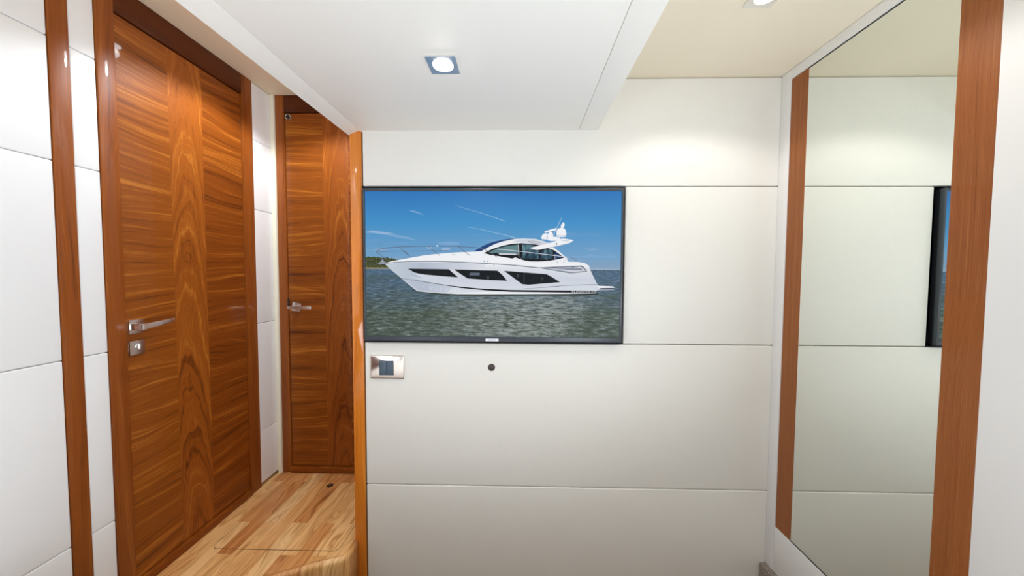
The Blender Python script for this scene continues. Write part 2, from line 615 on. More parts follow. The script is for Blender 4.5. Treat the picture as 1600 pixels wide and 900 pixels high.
rz = Euler((0, math.radians(12), 0)).to_matrix()
MB().box(-1.209, -1.163, YD - 0.006, YD + 0.003, 0.880, 0.926, 0.0015, 2, rot=rz, piv=(-1.186, YD, 0.903)).build('handle_rose', M['satin'], d2)
h2 = MB()
h2.cyl((-1.184, YD - 0.004, 0.9035), (-1.184, YD - 0.045, 0.9035), 0.0085, bev=0.001)
h2.box(-1.203, -1.078, YD - 0.053, YD - 0.041, 0.8955, 0.9125, 0.002, 2)
h2.build('door_handle', M['satin'], d2)
h2 = MB()
h2.lathe([(0.0165, 0.0), (0.0165, 0.007), (0.0150, 0.010), (0.0115, 0.0105), (0.0100, 0.006), (0.0, 0.005)], (-1.208, YD + 0.003, 1.8955), (0, -1, 0))
kn = h2.build('round_catch', M['chrome'], d2)
kn['label'] = 'round chrome catch near the top corner'
MB().cyl((-1.208, YD - 0.0025, 1.8955), (-1.208, YD - 0.005, 1.8955), 0.0085, n=24).build('catch_centre', M['dark'], kn)

# ------------------------------------------------------------------ cabin end wall (carries the television)
wb = struct(MB().box(PX0 + 0.004, 1.02, YB + 0.075, YD + 0.02, Z_LOW, Z_CAB + 0.15).build('wall_back', M['leather_l'], origin=(0.16, YB, Z_LOW)), 'cabin end wall of wide white padded panels around the television', 'wall')
NX = 0.4045                # right edge of the television niche
G = 0.0013


def wpanel(x0, x1, z0, z1):
    MB().box(x0 + G, x1 - G, YB, YB + 0.075, z0 + G, z1 - G, 0.0045, 3).build('wall_panel', M['leather'], wb)


wpanel(PX1 + 0.001, XR + 0.006, ROWS[3], Z_CAB - 0.001)
wpanel(NX, XR + 0.006, ROWS[2], ROWS[3])
wpanel(PX1 + 0.001, XR + 0.006, ROWS[1], ROWS[2])
wpanel(PX1 + 0.001, XR + 0.006, ROWS[0], ROWS[1])
ln = MB()
ln.box(PX1, NX, YB + 0.070, YB + 0.074, ROWS[2], ROWS[3])
ln.box(PX1 + 0.0002, NX, YB + 0.004, YB + 0.074, ROWS[3] - 0.0025, ROWS[3] + 0.0005)
ln.box(PX1 + 0.0002, NX, YB + 0.004, YB + 0.074, ROWS[2] - 0.0005, ROWS[2] + 0.0025)
ln.box(NX - 0.002, NX + 0.0005, YB + 0.004, YB + 0.074, ROWS[2], ROWS[3])
ln.build('niche_liner', M['liner'], wb)
MB().box(PX1 - 0.0005, PX1 + 0.0014, YB + 0.002, YB + 0.07, Z_LOW + 0.01, Z_SOF - 0.001).build('edge_gap', M['black'], wb)

struct(MB().box(PX0, PX1 - 0.0008, YB - 0.004, YB + 0.075, Z_LOW + 0.002, Z_SOF - 0.0005, 0.003, 3).build('trim_3', M['post'], origin=((PX0 + PX1) / 2, YB, Z_LOW)), 'glossy orange walnut post closing the left end of the cabin wall', 'post')

# ------------------------------------------------------------------ right wall
wr = struct(MB().box(XR + 0.012, XR + 0.08, YN, YB + 0.08, Z_LOW, Z_CAB + 0.02).build('wall_right', M['white']), 'white right wall carrying the tall mirror', 'wall')
MZ0, MZ1 = 0.1265, 1.7914
MY = [0.742, 0.8128, 1.2204, 1.2938]
tr = struct(empty('trim_4', (XR, 1.0, Z_LOW)), 'white lacquered frame around the tall mirror on the right wall', 'trim')
MB().box(XR - 0.0005, XR + 0.012, MY[3], YB - 0.0005, -0.05, Z_CAB - 0.001, 0.0015, 2).build('frame_upright', M['white'], tr)
MB().box(XR - 0.0003, XR + 0.012, YN, MY[3] - 0.0006, MZ1, Z_CAB - 0.001, 0.0015, 2).build('frame_rail', M['white'], tr)
MB().box(XR - 0.0003, XR + 0.012, YN, MY[3] - 0.0006, -0.05, MZ0, 0.003, 2).build('frame_rail', M['white'], tr)
MB().box(XR - 0.0003, XR + 0.012, YN, MY[0] - 0.0006, MZ0 + 0.0006, MZ1 - 0.0006, 0.0015, 2).build('frame_upright', M['white'], tr)
mo = empty('wall_mirror', (XR, 1.0, MZ0))
tag(mo, 'tall wall mirror between slim walnut strips on the right wall', 'mirror')
MB().box(XR + 0.003, XR + 0.011, MY[1], MY[2], MZ0 + 0.001, MZ1 - 0.001).build('mirror_glass', M['mirror'], mo)
MB().box(XR + 0.0022, XR + 0.011, MY[2], MY[3] - 0.001, MZ0 + 0.001, MZ1 - 0.001, 0.0006, 1).build('wood_strip', M['strip'], mo)
MB().box(XR + 0.0022, XR + 0.011, MY[0], MY[1], MZ0 + 0.001, MZ1 - 0.001, 0.0006, 1).build('wood_strip', M['strip'], mo)
MB().box(XR + 0.0020, XR + 0.003, MY[1], MY[2], MZ1 - 0.004, MZ1 - 0.001).build('edge_seal', M['dark'], mo)
MB().box(XR + 0.0020, XR + 0.003, MY[1], MY[2], MZ0 + 0.001, MZ0 + 0.004).build('edge_seal', M['dark'], mo)
struct(MB().box(0.957, XR + 0.011, YN + 0.01, YB - 0.001, Z_LOW + 0.001, -0.052, 0.004, 3).build('baseboard_right', M['tweed']), 'grey brown tweed carpet facing along the foot of the right wall', 'baseboard')

# ------------------------------------------------------------------ wall behind the camera
nw = MB()
nw.box(XL - 0.02, XR + 0.02, YN - 0.06, YN, Z_LOW, 0.55)
nw.box(XL - 0.02, XR + 0.02, YN - 0.06, YN, 1.75, Z_COR)
nw.box(XL - 0.02, -1.05, YN - 0.06, YN, 0.55, 1.75)
nw.box(0.75, XR + 0.02, YN - 0.06, YN, 0.55, 1.75)
struct(nw.build('wall_near', M['leather_l'], origin=(0, YN, Z_LOW)))

# ------------------------------------------------------------------ bed behind and below the camera
bd = empty('bed', (-0.15, -0.60, Z_LOW))
tag(bd, 'bed with a plump white duvet below the viewpoint, mirrored in the switch plate', 'bed')
MB().box(-1.20, 0.78, -1.46, 0.52, Z_LOW + 0.001, 0.14, 0.02, 3).build('bed_base', M['header'], bd)
MB().box(-1.19, 0.76, -1.45, 0.51, 0.14, 0.33, 0.05, 5).build('mattress', M['linen'], bd)
b = bmesh.new()
NXX, NYY = 48, 44
gv = []
for j in range(NYY + 1):
    row = []
    for i in range(NXX + 1):
        u_, v_ = i / NXX * 2 - 1, j / NYY * 2 - 1
        x = -0.215 + u_ * 1.02
        y = -0.445 + v_ * 1.03
        e_ = max(abs(u_), abs(v_))
        rr = (abs(u_) ** 9 + abs(v_) ** 9)
        z = 0.405 - 0.10 * min(rr, 1.6) ** 1.5 + 0.010 * math.sin(x * 9 + y * 5) * math.cos(y * 11 - x * 3)
        row.append(b.verts.new((x, y, z)))
    gv.append(row)
for j in range(NYY):
    for i in range(NXX):
        b.faces.new((gv[j][i], gv[j][i + 1], gv[j + 1][i + 1], gv[j + 1][i]))
mb = MB()
mb._merge(b, 0, True)
dv = mb.build('duvet', M['linen'], bd)
dm = dv.modifiers.new('solid', 'SOLIDIFY')
dm.thickness = 0.04

# ------------------------------------------------------------------ ceilings
struct(MB().box(XL - 0.02, -0.60, YN, YD + 0.02, Z_COR, Z_COR + 0.03).build('ceiling', M['vinyl_c'], origin=(-0.95, 0.2, Z_COR)), 'warm white ceiling above the corridor and the two walnut doors', 'ceiling')
struct(MB().box(0.20, XR + 0.014, YN, YB + 0.06, Z_CAB, Z_CAB + 0.03).build('ceiling', M['vinyl_r'], origin=(0.6, 0, Z_CAB)), 'beige white ceiling above the cabin, right of the dropped soffit', 'ceiling')
so = empty('ceiling', (-0.19, 0.2, Z_SOF))
struct(so, 'dropped white soffit running overhead towards the television wall', 'ceiling')
ys = YB + 0.0
MB().box(-0.6176, 0.2229, YN, ys, Z_SOF, Z_SOF + 0.03, 0.0012, 2).build('soffit_panel', M['vinyl'], so)
l_ = MB()
l_.prism([(-0.6980, YN, Z_SOF), (-0.6190, YN, Z_SOF), (-0.6190, ys, Z_SOF), (-0.6620, ys, Z_SOF - 0.017), (-0.6980, 0.70, Z_SOF)], (0, 0, 0.03))
l_.build('soffit_edge', M['vinyl'], so)
MB().box(0.2243, 0.2975, YN, ys, Z_SOF, Z_SOF + 0.03, 0.0012, 2).build('soffit_edge', M['vinyl'], so)
MB().box(-0.690, -0.670, YN, ys - 0.003, Z_SOF + 0.028, Z_COR - 0.001).build('soffit_side', M['vinyl'], so)
MB().box(0.2700, 0.2930, YN, ys, Z_SOF + 0.028, Z_CAB - 0.001).build('soffit_side', M['vinyl'], so)


# ------------------------------------------------------------------ downlights
def downlight(x, y, z, label, power, first=None, size=0.0765, col=(1.0, 0.95, 0.91)):
    if first is None:
        h = size / 2
        r = empty('ceiling_downlight', (x, y, z))
        f = MB()
        b = bmesh.new()
        N = 40
        # square bezel with a round hole, sloping slightly inwards
        outer_t = [b.verts.new(p) for p in ((x - h, y - h, z), (x + h, y - h, z), (x + h, y + h, z), (x - h, y + h, z))]
        outer_b = [b.verts.new(p) for p in ((x - h, y - h, z - 0.004), (x + h, y - h, z - 0.004), (x + h, y + h, z - 0.004), (x - h, y + h, z - 0.004))]
        for j in range(4):
            b.faces.new((outer_t[j], outer_t[(j + 1) % 4], outer_b[(j + 1) % 4], outer_b[j]))
        ringv, sq = [], []
        for i in range(N):
            a = 2 * math.pi * (i + 0.5) / N - math.pi * 0.75
            c, s = math.cos(a), math.sin(a)
            ringv.append(b.verts.new((x + 0.0265 * c, y + 0.0265 * s, z - 0.0035)))
        for j in range(4):
            k0 = (j * N // 4) % N
            fan = [ringv[(k0 + q) % N] for q in range(N // 4)]
            b.faces.new([outer_b[j]] + fan + [outer_b[(j + 1) % 4]])
            b.faces.new([outer_b[(j + 1) % 4], fan[-1], ringv[(k0 + N // 4) % N]])
        bmesh.ops.recalc_face_normals(b, faces=b.faces[:])
        f._merge(b, 0, False)
        f.build('bezel', M['satin'], r)
        g = MB()
        g.lathe([(0.0270, -0.0015), (0.0262, -0.0045), (0.020, -0.0075), (0.010, -0.0092), (0.0, -0.0096)], (x, y, z), (0, 0, 1))
        g.build('lens', M['white'], r)
    else:
        r = first.copy()
        C.objects.link(r)
        r.location = (x, y, z)
        for ch in list(first.children):
            c = ch.copy()
            C.objects.link(c)
            c.parent = r
    tag(r, label, 'light', 'square ceiling downlights')
    for ch in r.children:
        if ch.name.startswith('lens'):
            ch.material_slots[0].link = 'OBJECT'
            ch.material_slots[0].material = lens_mat(25.0, col)
    ld = bpy.data.lights.new('downlight_lamp', 'SPOT')
    ld.energy, ld.color = power, col
    ld.spot_size, ld.spot_blend = math.radians(138), 0.35
    ld.shadow_soft_size = 0.02
    lo = bpy.data.objects.new('downlight_lamp', ld)
    C.objects.link(lo)
    lo.location = (x, y, z - 0.032)
    return r


dl = downlight(-0.203, 0.922, Z_SOF, 'square recessed downlight glowing in the dropped soffit above the television', 3.2)
downlight(0.651, 0.958, Z_CAB, 'square downlight at the top edge of the view, in the higher beige ceiling', 4.6, dl)
downlight(-0.948, 1.400, Z_COR, 'downlight hidden above the corridor, mirrored as a white spot on the nearer door', 20.0, dl, col=(0.88, 0.95, 1.0))
downlight(-1.225, 0.127, Z_COR, 'downlight out of view in the corridor ceiling, mirrored on the walnut post', 9.0, dl, col=(0.88, 0.95, 1.0))
downlight(0.651, -0.45, Z_CAB, 'added unseen downlight behind the camera in the beige ceiling', 9.0, dl)  # extra unseen lamp, added to light the bed for bounce onto the soffit
downlight(-0.203, -0.45, Z_SOF, 'added unseen downlight behind the camera in the dropped soffit', 9.0, dl)  # second added lamp over the bed, there for its upward bounce

# ------------------------------------------------------------------ television
YT = 1.32                 # glass plane


def uvp(px, py):
    """picture coordinates (0..1, 0..1) of a point measured on the picture"""
    return (px - 571.5) / 398.0, (525.8 - py) / 226.8


TL, TRr, BL, BR = (-0.5896, 1.3977), (0.3802, 1.3974), (-0.5970, 0.8377), (0.3899, 0.8461)
SX0, SX1 = -0.5930, 0.3850
SZ0, SZ1 = 0.8420, 1.3976
tv = empty('television', (-0.104, YB, ROWS[2]))
tag(tv, 'flat television in the padded wall showing a white motor yacht at sea', 'television')
TX0, TX1, TZ0, TZ1 = -0.6020, 0.3940, 0.8215, 1.4095
bz = MB()
bz.box(TX0, SX0, YT - 0.003, YT + 0.012, TZ0, TZ1, 0.0012, 2)
bz.box(SX1, TX1, YT - 0.003, YT + 0.012, TZ0, TZ1, 0.0012, 2)
bz.box(SX0 - 0.001, SX1 + 0.001, YT - 0.003, YT + 0.012, SZ1, TZ1, 0.0012, 2)
bz.box(SX0 - 0.001, SX1 + 0.001, YT - 0.003, YT + 0.012, TZ0, SZ0, 0.0012, 2)
bz.build('bezel', M['bezel'], tv)
bk = MB()
bk.box(TX0 + 0.002, TX1 - 0.002, YT + 0.004, YT + 0.028, TZ0 + 0.002, TZ1 - 0.002, 0.001, 1)
bk.box(TX0 + 0.10, TX1 - 0.10, YT + 0.024, YT + 0.066, TZ0 + 0.08, TZ1 - 0.05, 0.006, 2)
bk.box(-0.25, 0.05, YT + 0.06, YB + 0.0695, 1.0, 1.22, 0.003, 1)
bk.build('housing', M['dark'], tv)
st = MB()
st.box(-0.1285, -0.0785, YT - 0.0042, YT - 0.0031, 0.8245, 0.8345, 0.0002, 1)
lb = st.build('maker_label', M['sticker'], tv)
lb['label'] = 'small white sticker on the lower bezel'
MB().box(-0.1165, -0.0900, YT - 0.0044, YT - 0.0041, 0.8265, 0.8325).build('print', M['sticker_g'], lb)


# picture materials: light given off by the panel
def emis(name, build):
    t = NT('picture_' + name)
    c = build(t)
    if isinstance(c, tuple):
        t.b.inputs['Emission Color'].default_value = c
    else:
        t.l(c, t.b.inputs['Emission Color'])
    t.b.inputs['Emission Strength'].default_value = 0.90
    t.set(Base_Color=(0.003, 0.003, 0.003, 1), Roughness=0.35)
    t.b.inputs['Specular IOR Level'].default_value = 0.15
    return t.m


def uvsep(t):
    s = t.n('SeparateXYZ')
    uvn = t.n('UVMap')
    uvn.uv_map = 'UVMap'
    t.l(uvn.outputs[0], s.inputs[0])
    return s.outputs[0], s.outputs[1]


def sky(t):
    u, v = uvsep(t)
    c = t.ramp(v, [(0.46, srgb(134, 160, 186)), (0.56, srgb(112, 160, 200)), (0.78, srgb(64, 144, 200)), (1.0, srgb(44, 116, 186))])
    n = t.noise(t.comb(t.math('MULTIPLY', u, 7.0), t.math('MULTIPLY', v, 26.0)), 1.0, 4.0, 0.6)
    f = t.math('MULTIPLY', t.math('SUBTRACT', n, 0.56), 5.0, clamp=True)
    low = t.math('SUBTRACT', 1.0, t.math('MULTIPLY', t.math('ABSOLUTE', t.math('SUBTRACT', v, 0.60)), 7.0), clamp=True)
    return t.mix(t.math('MULTIPLY', t.math('MULTIPLY', f, low), 0.5), c, srgb(188, 196, 214))


def water(t):
    u, v = uvsep(t)
    d = t.math('DIVIDE', v, 0.47)                    # 1 at horizon
    warp = t.math('DIVIDE', 1.0, t.math('ADD', t.math('SUBTRACT', 1.0, d), 0.16))   # finer ripples far away
    yy = t.math('MULTIPLY', warp, 9.0)
    xx = t.math('MULTIPLY', t.math('MULTIPLY', t.math('SUBTRACT', u, 0.5), 17.0), t.math('POWER', warp, 0.45))
    n = t.noise(t.comb(t.math('MULTIPLY', xx, 1.4), t.math('MULTIPLY', yy, 3.4)), 1.0, 5.0, 0.72, 0.35)
    n2 = t.noise(t.comb(t.math('MULTIPLY', u, 38.0), t.math('MULTIPLY', v, 120.0)), 1.0, 4.0, 0.7, 1.6)
    blue = t.ramp(n, [(0.36, srgb(36, 58, 76)), (0.47, srgb(60, 88, 110)), (0.55, srgb(88, 116, 144)), (0.66, srgb(140, 162, 186))])
    green = t.ramp(n, [(0.36, srgb(42, 54, 48)), (0.48, srgb(70, 82, 70)), (0.58, srgb(92, 106, 102)), (0.68, srgb(150, 160, 160))])
    # greener towards the viewer
    g = t.math('MULTIPLY', t.math('SUBTRACT', 0.85, d), 1.9, clamp=True)
    col = t.mix(g, blue, green)
    # slow swell: broad olive and slate patches
    sw_ = t.noise(t.comb(t.math('MULTIPLY', u, 5.0), t.math('MULTIPLY', v, 20.0)), 1.0, 3.0, 0.6, 0.8)
    col = t.mix(t.math('MULTIPLY', t.math('SUBTRACT', sw_, 0.50), 3.2, clamp=True), col, srgb(66, 80, 60))
    # broken reflection of the pale hull
    e = t.math('MULTIPLY', t.math('SUBTRACT', n2, 0.5), 0.42)
    mr = t.math('MULTIPLY', t.math('SUBTRACT', t.math('SUBTRACT', 0.92, t.math('MULTIPLY', t.math('SUBTRACT', 0.62, d), 0.16)), t.math('ADD', u, e)), 12.0, clamp=True)
    ml = t.math('MULTIPLY', t.math('SUBTRACT', t.math('ADD', u, e), 0.24), 3.5, clamp=True)
    m = t.math('MULTIPLY', mr, ml)
    mv = t.math('MULTIPLY', t.math('SUBTRACT', 0.68, d), 7.0, clamp=True)
    n3 = t.noise(t.comb(t.math('ADD', t.math('MULTIPLY', u, 26.0), t.math('MULTIPLY', v, 14.0)), t.math('MULTIPLY', v, 92.0)), 1.0, 5.0, 0.70, 0.7)
    st_ = t.ramp(n3, [(0.42, (0, 0, 0, 1)), (0.51, (0.45, 0.45, 0.45, 1)), (0.62, (1, 1, 1, 1))])
    s_ = t.n('SeparateColor')
    t.l(st_, s_.inputs[0])
    return t.mix(t.math('MULTIPLY', t.math('MULTIPLY', m, mv), t.math('MULTIPLY', s_.outputs[0], 0.80)), col, srgb(170, 178, 176))


def trees(t):
    u, v = uvsep(t)
    n = t.noise(t.comb(t.math('MULTIPLY', u, 150.0), t.math('MULTIPLY', v, 90.0)), 1.0, 3.0, 0.7)
    return t.ramp(n, [(0.35, srgb(32, 40, 24)), (0.52, srgb(66, 74, 42)), (0.7, srgb(112, 116, 66))])


def hullc(t):
    u, v = uvsep(t)
    return t.ramp(v, [(0.30, srgb(216, 220, 228)), (0.40, srgb(204, 210, 222)), (0.47, srgb(220, 223, 230)), (0.50, srgb(236, 238, 242))])


def bowsh(t):
    u, v = uvsep(t)
    return t.ramp(u, [(0.08, srgb(196, 206, 214)), (0.22, srgb(178, 188, 204)), (0.40, srgb(206, 211, 222)), (0.474, srgb(221, 224, 231))])


def glassw(t):
    u, v = uvsep(t)
    n = t.noise(t.comb(t.math('MULTIPLY', u, 110.0), t.math('MULTIPLY', v, 70.0)), 1.0, 3.0, 0.7)
    return t.ramp(n, [(0.50, srgb(6, 12, 18)), (0.64, srgb(14, 24, 32)), (0.80, srgb(60, 70, 76))])


def cabwin(t):
    u, v = uvsep(t)
    n = t.noise(t.comb(t.math('MULTIPLY', u, 60.0), t.math('MULTIPLY', v, 12.0)), 1.0, 2.0, 0.6)
    return t.ramp(n, [(0.38, srgb(22, 40, 58)), (0.5, srgb(44, 78, 96)), (0.64, srgb(96, 132, 140))])


PM = []
PI_ = {}


def pm(name, c):
    PI_[name] = len(PM)
    PM.append(emis(name, c if callable(c) else (lambda t: c)))


pm('sky', sky)
pm('water', water)
pm('trees', trees)
pm('sand', srgb(150, 132, 100))
pm('cloud', srgb(150, 180, 214))
pm('trail', srgb(150, 192, 222))
pm('hull', hullc)
pm('bow_shade', bowsh)
pm('white', srgb(240, 242, 246))
pm('pale', srgb(206, 210, 220))
pm('grey', srgb(150, 154, 168))
pm('steel', srgb(92, 102, 118))
pm('line', srgb(96, 106, 116))
pm('black', srgb(8, 10, 14))
pm('hull_window', glassw)
pm('cabin_window', cabwin)
pm('navy', srgb(26, 64, 120))
pm('letters', srgb(196, 202, 208))
pm('cloud_faint', srgb(120, 166, 208))
pm('teal', srgb(96, 130, 136))
pm('bridge', srgb(168, 184, 200))
pm('hull_shadow', srgb(66, 78, 70))

sc_bm = bmesh.new()
layer = [0]


def to3(px, py, k):
    u, v = uvp(px, py)
    return Vector((SX0 + u * (SX1 - SX0), YT - 0.00006 * k, SZ0 + v * (SZ1 - SZ0)))


def poly(name, pts):
    layer[0] += 1
    f = sc_bm.faces.new([sc_bm.verts.new(to3(x, y, layer[0])) for x, y in pts])
    f.normal_update()
    if f.normal.y > 0:
        f.normal_flip()
    f.material_index = PI_[name]


def line(name, pts, w0, w1=None):
    w1 = w0 if w1 is None else w1
    layer[0] += 1
    n = len(pts)
    L, Rr = [], []
    for i, (x, y) in enumerate(pts):
        a, c = pts[max(i - 1, 0)], pts[min(i + 1, n - 1)]
        tx, ty = c[0] - a[0], c[1] - a[1]
        q = math.hypot(tx, ty) or 1
        ww = (w0 + (w1 - w0) * i / max(n - 1, 1)) / 2
        L.append(sc_bm.verts.new(to3(x - ty / q * ww, y + tx / q * ww, layer[0])))
        Rr.append(sc_bm.verts.new(to3(x + ty / q * ww, y - tx / q * ww, layer[0])))
    for i in range(n - 1):
        f = sc_bm.faces.new((L[i], L[i + 1], Rr[i + 1], Rr[i]))
        f.normal_update()
        if f.normal.y > 0:
            f.normal_flip()
        f.material_index = PI_[name]


def ell(name, cx, cy, rx, ry, n=20, a0=0, a1=360):
    poly(name, [(cx + rx * math.cos(math.radians(a0 + (a1 - a0) * i / n)), cy + ry * math.sin(math.radians(a0 + (a1 - a0) * i / n))) for i in range(n)])


HZ = 420.4
poly('sky', [(571.5, HZ), (969.5, HZ), (969.5, 299), (571.5, 299)])
poly('water', [(571.5, 525.8), (969.5, 525.8), (969.5, HZ + 0.8), (571.5, HZ - 0.2)])
random.seed(4)
# wisps and vapour trails
poly('cloud_faint', [(572, 361.5), (582, 359.4), (596, 361.2), (613, 363.2), (622, 367), (640, 370), (654, 375.2), (640, 373.5), (620, 370.5), (606, 367), (588, 364.6), (572, 363.6)])
poly('cloud', [(574, 361.6), (586, 360.4), (600, 362.2), (612, 364.0), (606, 366), (590, 363.8)])
poly('cloud_faint', [(683, 378.6), (700, 376.6), (716, 377.8), (722, 381), (708, 382.2), (690, 381)])
poly('cloud', [(691, 387.5), (698, 386), (706, 388), (703, 391), (693, 391)])
poly('cloud', [(667, 386), (673, 384.5), (678, 387), (674, 389.5)])
poly('cloud_faint', [(640, 329), (648, 328.6), (660, 333), (664, 336), (652, 332.4)])
for k in range(16):
    x = 895 + k * 4.3
    r = random.uniform(0.8, 2.2)
    poly('cloud_faint', [(x - 3.4, 400.6), (x - 2, 399.8 - r), (x + 1, 399.2 - r), (x + 3.4, 400.6)])
line('trail', [(713, 320.6), (727, 325.0), (750, 331.5), (773, 339), (791, 345.6)], 0.4, 0.9)
line('trail', [(732.5, 354.3), (752, 357.6), (773, 362.6), (790, 366.2), (806, 371)], 0.5, 1.1)
line('trail', [(868, 377), (884, 380.2)], 0.5)
# wooded shore
top = []
x = 571.5
while x < 640:
    h = 400.5 if x < 596 else 402.5 + max(0, (x - 612)) * 0.30
    top.append((x, h + random.uniform(-1.4, 1.6)))
    x += random.uniform(1.4, 2.8)
poly('trees', [(571.5, 418.6), (640, 418.6)] + [(x, min(y, 417)) for x, y in reversed(top)])
poly('sand', [(571.5, 420.2), (612, 419.6), (612, 417.9), (571.5, 417.6)])
poly('grey', [(590, 412), (595, 409), (598, 404.6), (599.5, 405), (600.5, 408), (606, 411), (600, 412.6)])
# far bridge
line('bridge', [(919, 418.6), (940, 418.7), (969.5, 419.3)], 0.9)
for x in (928, 934, 941, 948, 955, 962, 968):
    line('bridge', [(x, 418.8), (x, 421.0)], 0.7)
# deck, coach roof and hull
poly('hull_shadow', [(648, 455), (700, 456), (935, 455), (938, 458.6), (900, 461.4), (840, 460.4), (780, 462.6), (720, 461.6), (680, 460.4)])
poly('hull', [(600.9, 411.2), (612, 408), (630, 404.6), (645.3, 401.8), (662, 398.8), (680, 396.6), (702, 394.6), (722, 393.3), (741.3, 392.5), (755.6, 384.6), (773.3, 377.8), (788, 374.6),
              (804.6, 372.6), (820.5, 371.9), (838, 372.6), (852, 376.2), (866.7, 386.4), (876, 393), (883, 399.2), (886.4, 401.4), (888, 407.4), (904, 407.9), (913.7, 409.4), (917.5, 411.5),
              (920.5, 415), (927.4, 429.6), (933, 440.6), (936.5, 445.6), (939.2, 449.9), (932.5, 453.0), (932.5, 456.5), (880, 457.9), (780, 459.0), (716, 459.3), (680, 457.6), (653, 454.8),
              (640, 444.8), (626.7, 433.6), (612, 421.4)])
poly('bow_shade', [(601.6, 411.7), (640, 409.0), (700, 409.2), (760, 411.0), (760, 421.6), (690, 420.0), (638, 419.2), (655, 431), (680, 441.6), (710, 447), (700, 456.5), (680, 456.8), (654, 453.6), (626.7, 433.0)])
poly('hull', [(638.6, 432), (680, 436), (720, 440), (780, 442), (780, 449), (720, 446.5), (690, 443), (660, 438)])
poly('white', [(612, 409.2), (645, 402.6), (700, 395.6), (742, 393.4), (760, 397), (790, 402), (820, 408.5), (850, 411.4), (890, 410), (905, 410), (905, 412.6), (850, 416.4), (800, 411.2), (720, 407.4), (640, 406.9)])
# upswept dark windscreen edge
poly('navy', [(741.0, 392.6), (748, 388.4), (755, 384.0), (764, 380.0), (773.3, 376.8), (786, 373.9), (798, 372.5), (809, 371.8), (798, 374.0), (786, 376.6), (775, 380.4), (765, 385.4), (754, 391.4)])
# roof panel
poly('pale', [(812, 373.4), (822, 372.6), (838, 373.4), (852, 376.8), (862, 379), (843, 382.6), (826, 379.4), (812, 378.0), (800, 377.8)])
line('steel', [(826, 376.0), (834, 375.8), (846, 378.2), (844, 380.2), (829, 378.0), (826, 376.0)], 0.5)
# saloon glazing
poly('black', [(757.3, 394.8), (764, 391.2), (773, 387.4), (786, 383.4), (800, 380.2), (816, 379.0), (838, 380.9), (848, 383.4), (856.6, 386.2), (866.7, 389.9), (874, 395), (882.2, 401.4), (869, 404.6),
               (856.6, 406.7), (842, 407.4), (829, 407.3), (821, 406.0), (812, 403.0), (806.7, 401.2), (801.7, 402.9), (780, 399.3), (768, 397.4)])
poly('teal', [(769, 391.5), (780, 387), (793, 383.8), (810.5, 381.4), (810.8, 394.5), (790, 395.0), (766, 394.2)])
poly('cabin_window', [(817, 380.6), (836, 382.2), (838.5, 385), (830, 388.6), (843, 391), (843, 403.4), (830, 403.8), (817.5, 402.0)])
poly('cabin_window', [(845, 391.2), (858, 387.6), (865, 391), (865.4, 402.4), (856, 404.2), (845, 404.2)])
poly('pale', [(780, 394.6), (810, 395.4), (810, 397.4), (782, 397.2)])
poly('black', [(813.2, 380), (816.8, 380), (817.2, 402), (813.4, 401)])
line('white', [(811.4, 381.4), (812.0, 397.5)], 1.0)
poly('navy', [(868.5, 392.6), (880, 400.6), (868.8, 402.6)])
# accent stripe aft
poly('steel', [(840.7, 417.0), (870, 415.2), (909.5, 413.7), (912.5, 415.4), (918.4, 422.6), (896, 425.4), (888, 424.9), (861, 420.4)])
poly('pale', [(872, 416.6), (908, 415.2), (911, 416.6), (916, 421.8), (896, 424.2), (870, 420.6), (855, 418.2)])
poly('grey', [(850, 417.4), (893, 416.6), (908.5, 418.2), (911, 420.6), (898, 420.8), (872, 419.2)])
line('steel', [(893, 415.6), (900, 416.8), (910, 418.8), (906, 420.0), (884, 418.8)], 0.8)
# rubbing strake and mouldings
line('line', [(601.2, 411.5), (618, 409.4), (645, 408.0), (685, 407.8), (720, 408.8), (760, 410.6), (800, 413.0), (842, 417.2)], 0.9, 1.3)
line('grey', [(858, 446.8), (885, 444.6), (910, 443.4), (934, 442.6)], 1.0)
line('grey', [(820, 449.8), (850, 448.0), (875, 446.0)], 0.6, 0.9)
# hull windows
poly('hull_window', [(638.3, 419.4), (702.9, 420.1), (711, 427.2), (717.4, 432.8), (690, 430.8), (667, 428.8), (656, 427.4), (648.4, 425.4)])
poly('hull_window', [(710.8, 420.4), (779, 421.9), (787, 429), (794, 437.7), (760, 436.3), (732.2, 434.4), (722, 428)])
poly('hull_window', [(789, 422.2), (820, 424.4), (855, 427), (861, 430), (869, 434.8), (876.2, 439.5), (852, 441.6), (827.7, 443.8), (817.6, 443.0), (804, 433)])
poly('steel', [(736, 425.2), (751, 425.2), (751, 429.6), (735, 429.6)])
line('line', [(820.4, 424.6), (820.4, 443.2)], 0.5)
for cx, cy in ((811, 429.5), (848, 434.5), (764, 433)):
    ell('line', cx, cy, 1.7, 2.2)
    ell('black', cx, cy, 1.1, 1.6)
# chine and boot stripe
line('line', [(628, 435), (650, 437.8), (673, 441.4), (704, 446.0), (740, 449.6), (780, 452.6)], 0.5, 1.4)
poly('black', [(684, 442.8), (720, 447.4), (760, 450.5), (800, 452.0), (850, 452.2), (893, 452.3), (933, 452.4), (932.6, 456.0), (893, 455.6), (850, 455.2), (800, 454.8), (760, 452.8), (720, 449.2)])
poly('white', [(700, 457.6), (760, 455.2), (820, 456.2), (892, 456.6), (892, 457.5), (820, 458.4), (740, 458.8)])
line('black', [(664, 456.6), (690, 458.4), (716, 459.6), (760, 459.5), (840, 458.8), (900, 458.2), (934, 457.5)], 0.7, 1.6)
for k in range(26):
    x = 660 + random.random() * 60
    line('white', [(x, 447.4 + (x - 660) * 0.1 + random.uniform(-2, 4)), (x + random.uniform(0.4, 1.0), 447.5 + (x - 660) * 0.1 + random.uniform(-2, 4))], 0.35)
